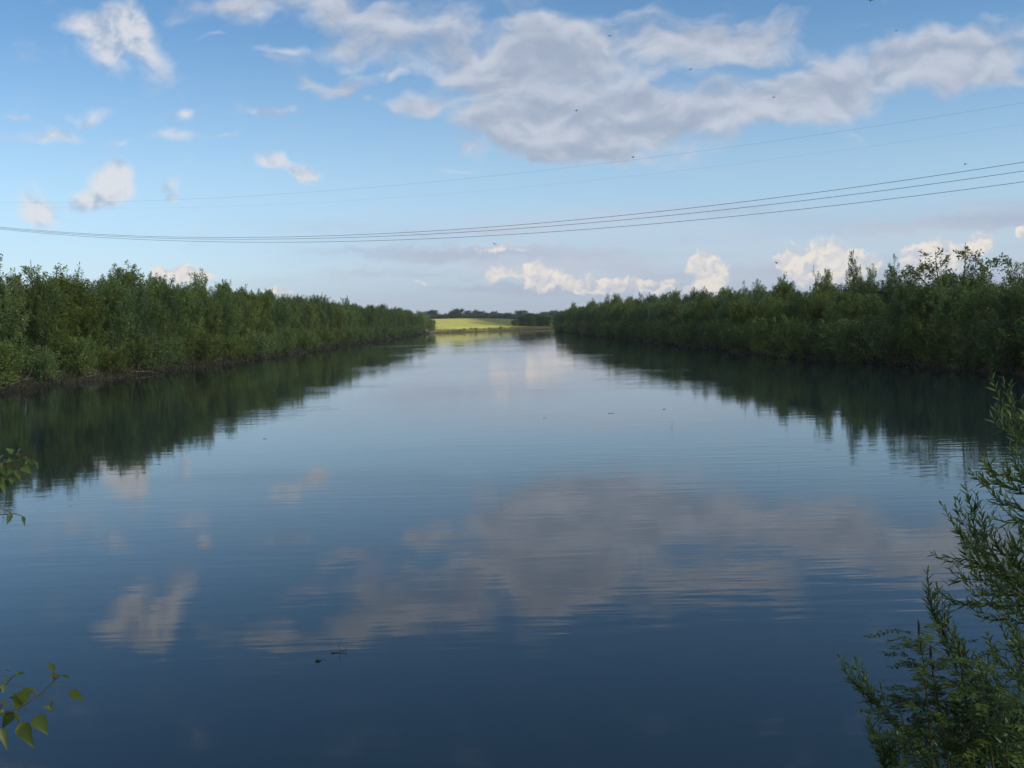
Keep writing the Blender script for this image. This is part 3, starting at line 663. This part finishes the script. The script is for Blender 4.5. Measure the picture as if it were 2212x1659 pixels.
# ------------------------------------------------------------------ leaf builder for the near plants
class Leaves:
    def __init__(self, seed): self.v = []; self.f3 = []; self.f4 = []; self.t = []; self.k = 0; self.rg = np.random.default_rng(seed)
    def lance(self, base, d, nrm, L, Wd, tint):
        """narrow willow leaf folded along its midrib and bent back"""
        d = unit(d); s = unit(np.cross(d, nrm)); n = np.cross(s, d)
        st = np.array([.0, .3, .65, 1.0]); wd = np.array([.06, .5, .42, .0]) * Wd; bend = -.16 * L * st ** 2
        mid = base + d * (L * st)[:, None] + n * bend[:, None]
        l = mid + s * wd[:, None] + n * (wd * .35)[:, None]; r = mid - s * wd[:, None] + n * (wd * .35)[:, None]
        self.v.append(np.concatenate([mid, l, r])); k = self.k
        for i in range(3):
            self.f4.append([k + i, k + i + 1, k + 4 + i + 1, k + 4 + i]); self.f4.append([k + i, k + 8 + i, k + 8 + i + 1, k + i + 1])
        self.t += [tint] * 12; self.k += 12
    def delta(self, base, tip, width, facing, tint, fold=.25):
        """broad three-cornered poplar leaf from its base to its tip"""
        base = np.asarray(base); tip = np.asarray(tip); d = tip - base; L = np.linalg.norm(d); d = d / L
        s = unit(np.cross(d, facing)); n = np.cross(s, d)
        out = [(0, .0), (.02, .20), (.12, .42), (.24, .50), (.38, .43), (.54, .31), (.70, .19), (.84, .09), (.94, .03), (1.0, .0)]
        mid = np.array([base + d * L * o[0] - n * L * .10 * o[0] ** 2 for o in out])
        k = self.k; w = np.array([o[1] for o in out]) * width
        wob = 1 + .05 * np.sin(np.arange(10) * 2.9 + self.rg.uniform(0, 6))
        l = mid + s * (w * wob)[:, None] + n * (w * fold)[:, None]; r = mid - s * (w * wob)[:, None] + n * (w * fold)[:, None]
        self.v.append(np.concatenate([mid, l, r]))
        for i in range(9):
            self.f4.append([k + i, k + i + 1, k + 10 + i + 1, k + 10 + i]); self.f4.append([k + i, k + 20 + i, k + 20 + i + 1, k + i + 1])
        self.t += [tint + .12] * 10 + [tint] * 20; self.k += 30
    def mesh(self, name): return np_mesh(name, np.concatenate(self.v), np.array(self.f4), self.t)

def at(px, py, dist):
    return EYE + ray(px, py) * dist
# poplar sapling standing on the bank just left of the view; only two branch ends reach into the picture
def c7(x_, y_): return (x_ * 300 / 1637 / 1.02712, (1400 + y_ * 304 / 1659) / 1.02712)
def c6(x_, y_): return (x_ * 300 / 1659 / 1.02712, (940 + y_ * 300 / 1659) / 1.02712)
pop = empty('poplar_sapling', (-1.95, 2.5, float(ground_z(np.array([-1.95]), np.array([2.5]))[0]) - .1))
base_p = np.array(pop.location)
def local(P_, o): return np.asarray(P_) - np.array(o.location)
stem_pts = curve([[0, 0, 0], [.03, .02, .9], [-.05, .05, 1.7], [.04, 0, 2.6], [0, .02, 3.3]], 20)
tb = Tubes(); tb.add(stem_pts, np.linspace(.025, .006, 20), 8); link('stem', tb.mesh('stem'), M_bark, pop)
DP = 2.35
def poplar_branch(conv, dist, twigs, petioles, leaves, root_z, seed, thick):
    tb = Tubes(); first = True
    for tw in twigs:
        P_ = [local(at(*conv(*q), dist + dd), pop) for *q, dd in [(t_ + (0,))[:3] for t_ in tw]]
        th = thick if first else thick * .55
        if first or tw[0][0] < -30:
            q0 = stem_pts[max(int(np.argmin(abs(stem_pts[:, 2] - root_z))) - (0 if first else 1), 0)]
            P_ = [q0] + [q0 + (P_[0] - q0) * f_ + np.array([0, 0, .05 * math.sin(f_ * 3.14)]) for f_ in (.3, .55, .75, .88, .96)] + P_
        first = False
        c_ = curve(P_, 40); tb.add(c_, np.linspace(th, .0010, 40), 6)
    for pt in petioles:
        c_ = curve([local(at(*conv(*q), dist), pop) for q in pt], 7); tb.add(c_, .0009, 5)
    br = link('branch', tb.mesh('branch'), M_twig, pop)
    lv = Leaves(seed)
    for bx, by, tx, ty, wpx, tint, dz, tilt in leaves:
        b_ = local(at(*conv(bx, by), dist + dz), pop); t_ = local(at(*conv(tx, ty), dist + dz - .012), pop)
        fc = unit(-ray(600, 1300) + RIGHT * tilt + np.array([0, 0, .55]))
        tint = min(tint, .92) * .9; lv.delta(b_, t_, (.86 if conv is c7 else 1.0) * wpx * 300 / 1640 / 1.02712 / FPX * dist, fc, tint)
    link('leaves', lv.mesh('leaves'), M_poplar, br)
poplar_branch(c7, DP, [[(-120, 1060), (0, 1010), (160, 960), (240, 930), (480, 770), (670, 590), (730, 540)], [(-60, 820), (0, 720), (60, 660), (130, 580), (200, 520), (300, 510)], [(660, 600), (655, 500), (655, 465)], [(20, 890), (0, 980), (-40, 1050)]],
    [[(650, 640), (700, 655), (780, 675), (860, 710)], [(480, 770), (390, 740), (300, 690), (200, 665), (130, 650)], [(300, 930), (370, 970), (425, 1035)], [(500, 770), (570, 800), (610, 840), (640, 935)], [(180, 960), (230, 1050), (245, 1120)], [(150, 960), (120, 985)]],
    [(655, 470, 565, 378, 95, .35, 0, .3), (655, 545, 590, 570, 60, .75, 0, .0), (600, 545, 775, 530, 62, .7, .0, -.2), (760, 535, 865, 568, 42, .35, 0, .4), (850, 735, 1028, 848, 140, .45, .0, .1),
     (290, 690, 400, 770, 75, .45, 0, .9), (360, 700, 470, 755, 45, 1.05, 0, .2), (355, 795, 95, 800, 205, .5, .03, -.1), (240, 940, 150, 730, 130, .55, .02, .3), (428, 1035, 588, 1262, 220, .25, -.02, .1), (245, 1115, 408, 1425, 215, .7, .0, -.1),
     (640, 935, 500, 920, 85, .6, 0, .2), (612, 845, 690, 930, 28, .3, 0, .9), (150, 975, 10, 1195, 190, .12, .03, .0), (185, 985, 235, 1120, 70, .2, .01, .8), (0, 1180, 105, 1465, 130, .22, .0, .5),
     (265, 490, 150, 570, 42, .75, 0, .3), (230, 500, 305, 515, 45, .45, 0, .2), (80, 600, 25, 565, 60, 1.1, 0, .0), (35, 640, 45, 760, 75, 1.15, 0, .4), (75, 470, 112, 485, 22, .1, 0, .5), (20, 860, 110, 900, 65, 1.0, 0, .1), (60, 985, -30, 1000, 90, .35, 0, .0)],
    1.0, 21, .0036)
poplar_branch(c6, DP, [[(-120, 640), (0, 575), (130, 490), (230, 410), (320, 350)], [(-60, 760), (0, 640), (60, 560), (130, 540)], [(-90, 1010), (20, 1040), (130, 1090), (150, 1105)]],
    [[(240, 420), (320, 425), (390, 445), (450, 480)], [(100, 500), (180, 500), (270, 518)], [(150, 1100), (220, 1115), (280, 1140)], [(230, 410), (205, 370)], [(150, 450), (100, 400), (85, 370)], [(240, 400), (300, 360), (350, 345)]],
    [(248, 282, 250, 208, 48, .75, 0, .4), (215, 350, 262, 290, 62, .7, 0, -.2), (160, 360, 72, 298, 78, .6, 0, .1), (200, 365, 250, 400, 55, .5, 0, .5), (275, 520, 392, 618, 112, .85, 0, -.1), (330, 500, 250, 600, 70, .8, .01, .0), (350, 440, 310, 505, 70, .25, 0, .6),
     (390, 470, 405, 545, 70, .3, .01, .4), (440, 465, 470, 560, 42, .45, 0, .7), (185, 570, 262, 705, 62, 1.1, 0, .3), (140, 570, 85, 640, 80, .5, 0, .0), (145, 660, 148, 752, 82, .8, 0, .1), (5, 690, 72, 868, 78, .85, 0, .2), (60, 640, 30, 730, 62, .7, 0, .1), (0, 480, 30, 560, 60, 1.2, 0, .3),
     (140, 445, 60, 480, 50, 1.1, 0, .3), (150, 470, 195, 440, 40, .5, 0, .6), (20, 560, 70, 640, 70, .45, 0, .4), (-30, 700, -10, 800, 70, .6, 0, .0), (130, 1105, 82, 1245, 72, .45, 0, .6), (100, 1100, 140, 1200, 55, 1.0, .01, .2), (282, 1140, 306, 1262, 46, .25, 0, .5), (40, 470, 95, 420, 66, .5, .02, .1), (60, 560, 130, 610, 78, .45, .02, .2), (10, 600, 45, 690, 74, .6, .01, .0), (110, 520, 160, 590, 72, .35, .015, .3), (0, 420, 50, 380, 64, .55, .02, .2), (220, 440, 285, 490, 60, .5, .01, .1), (300, 400, 345, 450, 52, .6, .0, .2), (-20, 760, 15, 850, 80, .5, .01, .1), (60, 700, 110, 790, 70, .4, .015, .3)],
    1.75, 22, .0028)
tag(pop, 'young poplar with reddish twigs and three-cornered leaves at the left edge', 'sapling')

# ---- willow shrub at the waterline on the right
def c5(x_, y_): return ((1820 + x_ * 452 / 830) / 1.02712, (800 + y_ * 904 / 1659) / 1.02712)
sx_, sy_ = 2.75, 4.55
wil = empty('willow_shrub', (sx_, sy_, float(ground_z(np.array([sx_]), np.array([sy_]))[0]) - .1))
rw = np.random.default_rng(77)
def shoot_leaves(lv, tb, path, thick, L, gap, start=.0, side_prob=0.0, seed_dir=None, tint0=.45, widths=.2):
    c_ = curve(path, 26); tb.add(c_, np.linspace(thick, .0010, 26), 5)
    seg = np.linalg.norm(np.diff(c_, axis=0), axis=1); cum = np.concatenate([[0], np.cumsum(seg)]); tot = cum[-1]
    s = start * tot; k = 0
    while s < tot:
        q = np.array([np.interp(s, cum, c_[:, j]) for j in range(3)]); q2 = np.array([np.interp(min(s + .02, tot), cum, c_[:, j]) for j in range(3)]); q1 = np.array([np.interp(max(s - .02, 0), cum, c_[:, j]) for j in range(3)])
        tg = unit(q2 - q1); az = k * 2.4 + rw.uniform(-.5, .5)
        a_ = unit(np.cross(tg, [.2, .3, .9])); b_ = np.cross(tg, a_); rad = a_ * math.cos(az) + b_ * math.sin(az)
        d_ = unit(tg * rw.uniform(.7, 1.3) + rad * rw.uniform(.45, .9))
        ln = L * rw.uniform(.65, 1.15) * (1 - .35 * max(0, s / tot - .8) / .2)
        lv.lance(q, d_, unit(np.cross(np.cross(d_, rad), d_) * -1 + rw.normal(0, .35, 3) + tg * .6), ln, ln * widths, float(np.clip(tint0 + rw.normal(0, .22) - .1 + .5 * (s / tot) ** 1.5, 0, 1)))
        s += gap * rw.uniform(.6, 1.4); k += 1
    return c_
def willow_part(paths, seed, dist0, tint0, sparse=False):
    for pi, (path, dz) in enumerate(paths):
        lv = Leaves(seed * 50 + pi); tb = Tubes()
        P_ = [local(at(*c5(*q), dist0 + dz), wil) for q in path]
        c_ = shoot_leaves(lv, tb, P_, .003 if sparse else .0035, .055, .015 if sparse else .011, tint0=tint0)
        for t_ in np.arange(.12, .6 if sparse else .8, .22 if sparse else .10):      # short side shoots
            i = int(t_ * 25); tg = unit(c_[min(i + 1, 25)] - c_[i]); dv = unit(tg + rw.normal(0, .45, 3) + np.array([0, 0, .15]))
            ln = rw.uniform(.09, .20)
            shoot_leaves(lv, tb, [c_[i], c_[i] + dv * ln * .5, c_[i] + unit(dv + [0, 0, .35]) * ln], .0016, .046, .012, tint0=tint0)
        br = link('branch', tb.mesh('branch'), M_greentwig, wil); link('leaves', lv.mesh('leaves'), M_shrubleaf, br)
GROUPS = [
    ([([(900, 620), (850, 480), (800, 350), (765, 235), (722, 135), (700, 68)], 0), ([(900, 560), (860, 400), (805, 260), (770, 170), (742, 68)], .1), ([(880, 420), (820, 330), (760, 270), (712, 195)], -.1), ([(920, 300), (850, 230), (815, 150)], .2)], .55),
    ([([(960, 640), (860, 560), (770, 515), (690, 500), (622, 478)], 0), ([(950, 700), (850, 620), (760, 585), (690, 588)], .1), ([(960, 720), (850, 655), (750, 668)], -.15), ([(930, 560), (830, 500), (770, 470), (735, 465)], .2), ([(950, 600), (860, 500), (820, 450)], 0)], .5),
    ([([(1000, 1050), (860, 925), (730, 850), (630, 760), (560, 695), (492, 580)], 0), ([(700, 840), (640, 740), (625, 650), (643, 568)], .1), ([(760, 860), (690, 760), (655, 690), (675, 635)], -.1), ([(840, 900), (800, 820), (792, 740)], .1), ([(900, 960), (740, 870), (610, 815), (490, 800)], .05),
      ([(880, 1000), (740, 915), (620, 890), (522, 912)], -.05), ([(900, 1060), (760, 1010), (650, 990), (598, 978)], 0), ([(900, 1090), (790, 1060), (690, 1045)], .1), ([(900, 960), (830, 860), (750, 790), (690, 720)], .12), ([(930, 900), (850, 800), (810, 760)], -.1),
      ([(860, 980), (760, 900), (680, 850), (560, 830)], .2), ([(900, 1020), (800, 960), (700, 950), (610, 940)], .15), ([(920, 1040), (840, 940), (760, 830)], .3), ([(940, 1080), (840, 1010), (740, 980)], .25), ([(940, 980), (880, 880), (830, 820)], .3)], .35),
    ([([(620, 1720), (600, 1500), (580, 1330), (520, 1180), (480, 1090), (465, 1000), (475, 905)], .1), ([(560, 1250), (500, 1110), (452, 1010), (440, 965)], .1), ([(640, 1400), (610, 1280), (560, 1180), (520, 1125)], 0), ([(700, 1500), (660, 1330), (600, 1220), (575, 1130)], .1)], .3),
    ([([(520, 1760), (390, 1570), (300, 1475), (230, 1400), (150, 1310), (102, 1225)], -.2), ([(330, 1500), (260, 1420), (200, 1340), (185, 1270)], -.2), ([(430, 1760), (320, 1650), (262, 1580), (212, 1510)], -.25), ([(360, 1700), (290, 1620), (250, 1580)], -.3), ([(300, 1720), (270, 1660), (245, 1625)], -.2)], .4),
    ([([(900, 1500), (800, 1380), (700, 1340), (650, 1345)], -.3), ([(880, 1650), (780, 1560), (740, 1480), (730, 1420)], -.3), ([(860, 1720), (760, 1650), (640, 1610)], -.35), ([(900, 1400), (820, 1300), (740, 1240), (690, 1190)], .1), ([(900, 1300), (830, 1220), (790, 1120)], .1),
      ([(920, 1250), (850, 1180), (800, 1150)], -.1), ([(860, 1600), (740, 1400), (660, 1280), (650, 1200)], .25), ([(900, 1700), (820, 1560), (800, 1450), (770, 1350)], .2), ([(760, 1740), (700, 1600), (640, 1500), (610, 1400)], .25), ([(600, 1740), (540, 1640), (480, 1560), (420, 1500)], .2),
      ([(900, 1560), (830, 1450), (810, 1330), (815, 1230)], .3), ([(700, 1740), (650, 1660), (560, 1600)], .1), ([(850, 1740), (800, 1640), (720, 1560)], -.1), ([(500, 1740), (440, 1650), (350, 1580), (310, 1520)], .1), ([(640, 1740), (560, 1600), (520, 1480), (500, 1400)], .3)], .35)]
fr = np.random.default_rng(5)
FILL = []
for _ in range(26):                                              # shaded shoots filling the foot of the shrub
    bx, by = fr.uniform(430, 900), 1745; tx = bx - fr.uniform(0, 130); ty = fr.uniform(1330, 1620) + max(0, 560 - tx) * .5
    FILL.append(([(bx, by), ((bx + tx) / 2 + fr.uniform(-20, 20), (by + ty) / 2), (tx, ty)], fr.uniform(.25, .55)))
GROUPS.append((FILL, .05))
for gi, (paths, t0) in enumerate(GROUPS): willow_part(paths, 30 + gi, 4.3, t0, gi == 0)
# woody stems from the root up to where the shoots leave the frame
tb = Tubes()
for e in [(900, 620), (960, 640), (1000, 1050), (640, 1700), (520, 1760), (900, 1500), (940, 980), (860, 1720), (920, 300)]:
    q = local(at(*c5(*e), 4.3), wil); b0 = np.array([rw.normal(0, .12), rw.normal(0, .12), 0])
    tb.add(curve([b0, b0 * .6 + q * .45 + [0, 0, .15], q], 14), np.linspace(.016, .004, 14), 6)
link('stems', tb.mesh('stems'), M_bark, wil)
tag(wil, 'willow shrub with narrow grey-green leaves leaning in from the right edge', 'shrub')

# ---- false indigo in front of it: pinnate leaves and dark upright spikes
ind = empty('indigo_shrub', (1.95, 3.9, float(ground_z(np.array([1.95]), np.array([3.9]))[0]) - .1))
lv = Leaves(50); tb = Tubes(); SPK = []; ri = np.random.default_rng(51)
DI = 3.75
STEMS = [[(470, 1760), (445, 1500), (430, 1320), (418, 1200), (402, 1110)], [(540, 1760), (500, 1500), (470, 1330), (450, 1210)], [(640, 1760), (610, 1520), (590, 1350), (570, 1230)], [(720, 1760), (690, 1560), (660, 1420), (640, 1330)], [(420, 1760), (380, 1600), (340, 1480), (320, 1400)], [(560, 1760), (540, 1600), (520, 1480), (510, 1390)], [(780, 1760), (760, 1600), (750, 1480), (760, 1380)]]
def pinnate(p0, d, L):
    c_ = curve([p0, p0 + d * L * .5 + [0, 0, .01], p0 + d * L + [0, 0, -.03]], 12); tb.add(c_, .0008, 4); s = unit(np.cross(d, [0, 0, 1])); t0 = float(np.clip(ri.normal(.25, .2), 0, .6)) + (.6 if ri.random() < .14 else 0)
    for i in range(2, 12):
        for sg in (-1, 1):
            dd = unit(d * .35 + s * sg + ri.normal(0, .12, 3)); lv.lance(c_[i], dd, np.array([0, 0, 1.0]) + ri.normal(0, .25, 3), .030 * (1.1 - .03 * i), .013, t0 + ri.normal(0, .1))
    lv.lance(c_[-1], d, np.array([0, 0, 1.0]), .028, .013, t0)
for si, s_ in enumerate(STEMS):
    c_ = curve([local(at(*c5(*q), DI + .05 * (si % 3)), ind) for q in s_], 24); tb.add(c_, np.linspace(.0045, .0015, 24), 6)
    for k, i in enumerate(range(5, 23)):
        az = k * 2.4 + si; d = unit(np.array([math.cos(az), math.sin(az), .35 + ri.uniform(-.2, .3)])); pinnate(c_[i], d, ri.uniform(.13, .21))
    if si in (0, 1, 2):
        top = c_[-1]
        for j in range(2):
            q0 = top + np.array([.012 * j, .01 * j, -.06 * j]); spk = Tubes(); SPK.append(spk); spk.add(curve([q0 - [0, 0, .02], q0 + [0, 0, .03], q0 + [-.004, 0, .055 - .012 * j]], 9), np.array([.003, .005, .008, .009, .009, .008, .006, .004, .001]) * .55, 7)
i_st = link('stems', tb.mesh('stems'), M_greentwig, ind); link('leaves', lv.mesh('leaves'), M_indigo, i_st); M_spike = plain_mat('dark_spike', (.012, .008, .012), (.03, .02, .025), 60)
for q_ in SPK: link('flower_spike', q_.mesh('flower_spike'), M_spike, ind)
# stems reach the soil
tb = Tubes()
for s_ in STEMS:
    q = local(at(*c5(*s_[0]), DI), ind); tb.add(curve([[ri.normal(0, .06), ri.normal(0, .06), 0], q * .6, q], 8), np.linspace(.009, .006, 8), 6)
link('stems', tb.mesh('stems'), M_bark, ind)
tag(ind, 'dark leafy shrub with feather-shaped leaves and black flower spikes, lower right', 'shrub')

# ------------------------------------------------------------------ the cloud between the sun and the near reach (out of view, behind and to the right)
ALT = 620.0
SHADE = np.array([(230, -140), (300, 950), (-700, 950), (-700, 520), (-70, 515), (-60, 530), (-28, 453), (-19, 422), (-11, 401), (0, 388), (-1, 372), (-16, 346), (-40, 330), (-700, 318), (-700, -140)], float)
def pdist(X, Y, POLY):
    P = np.stack([X.ravel(), Y.ravel()], -1); best = np.full(len(P), 1e9); inside = np.zeros(len(P), bool)
    for a, b in zip(POLY, np.roll(POLY, -1, 0)):
        e = b - a; t = np.clip(((P - a) @ e) / (e @ e), 0, 1); best = np.minimum(best, np.hypot(*(P - a - t[:, None] * e).T))
        with np.errstate(divide='ignore', invalid='ignore'): xi = (b[0] - a[0]) * (P[:, 1] - a[1]) / (b[1] - a[1]) + a[0]
        inside ^= ((a[1] > P[:, 1]) != (b[1] > P[:, 1])) & (P[:, 0] < xi)
    return np.where(inside, best, -best).reshape(X.shape)
ax = np.arange(-720, 320, 5.0); ay = np.arange(-160, 970, 5.0); AX, AY = np.meshgrid(ax, ay)
D = pdist(AX, AY, SHADE) + 3.5 * np.sin(AX * .11 + np.sin(AY * .07)) * np.sin(AY * .09 + 1.7 * np.sin(AX * .05))
lump = .6 + .25 * np.sin(AX * .05 + 2 * np.sin(AY * .031)) * np.sin(AY * .043) + .15 * np.sin(AX * .13) * np.sin(AY * .12 + AX * .06)
thick = np.maximum(D, 0); top = np.minimum(thick * .32, 40) * lump; bot = np.minimum(thick * .25, 12) * (1.2 - lump)
sh = TO_SUN[:2] / TO_SUN[2] * ALT
CX, CY = AX + sh[0], AY + sh[1]
n_ = AX.size; ci = np.arange(n_).reshape(AX.shape)
cq = np.stack([ci[:-1, :-1], ci[:-1, 1:], ci[1:, 1:], ci[1:, :-1]], -1).reshape(-1, 4); keep = (D.ravel()[cq] > 0).any(1); cq = cq[keep]
vt = np.stack([CX, CY, ALT + top], -1).reshape(-1, 3); vb = np.stack([CX, CY, ALT - bot - .5], -1).reshape(-1, 3)
M_cloud, N = material('cloud_vapour')                            # thin enough to let some sunlight through
N.n('ShaderNodeOutputMaterial', {'Surface': N.n('ShaderNodeMixShader', {0: 0.50, 1: N.n('ShaderNodeBsdfDiffuse', {'Color': (.86, .86, .86, 1)}).outputs[0],
                                 2: N.n('ShaderNodeBsdfTransparent').outputs[0]}).outputs[0]})
tag(link('cloud', np_mesh('cloud', np.concatenate([vt, vb]), np.concatenate([cq, cq[:, ::-1] + n_]), smooth=True), M_cloud), 'broad grey-white cloud bank hanging between the sun and the river', 'cloud', kind='stuff')

# ------------------------------------------------------------------ thin summer air over the river plain
M_haze = bpy.data.materials.new('air'); M_haze.use_nodes = True
N = NT(M_haze.node_tree)
pv = N.n('ShaderNodeVolumePrincipled', {'Color': (0.80, 0.88, 1.0, 1), 'Density': 0.00017, 'Anisotropy': 0.2})
N.n('ShaderNodeOutputMaterial', {'Volume': pv.outputs[0]})
hx, hy0, hy1, hz0, hz1 = 1500.0, -900.0, 2200.0, -9.0, 34.0
hv = [(-hx, hy0, hz0), (hx, hy0, hz0), (hx, hy1, hz0), (-hx, hy1, hz0), (-hx, hy0, hz1), (hx, hy0, hz1), (hx, hy1, hz1), (-hx, hy1, hz1)]
hf = np.array([[0, 3, 2, 1], [4, 5, 6, 7], [0, 1, 5, 4], [1, 2, 6, 5], [2, 3, 7, 6], [3, 0, 4, 7]])
tag(link('haze', np_mesh('haze', hv, hf), M_haze), 'thin bluish summer air over the river plain', 'haze', kind='stuff')
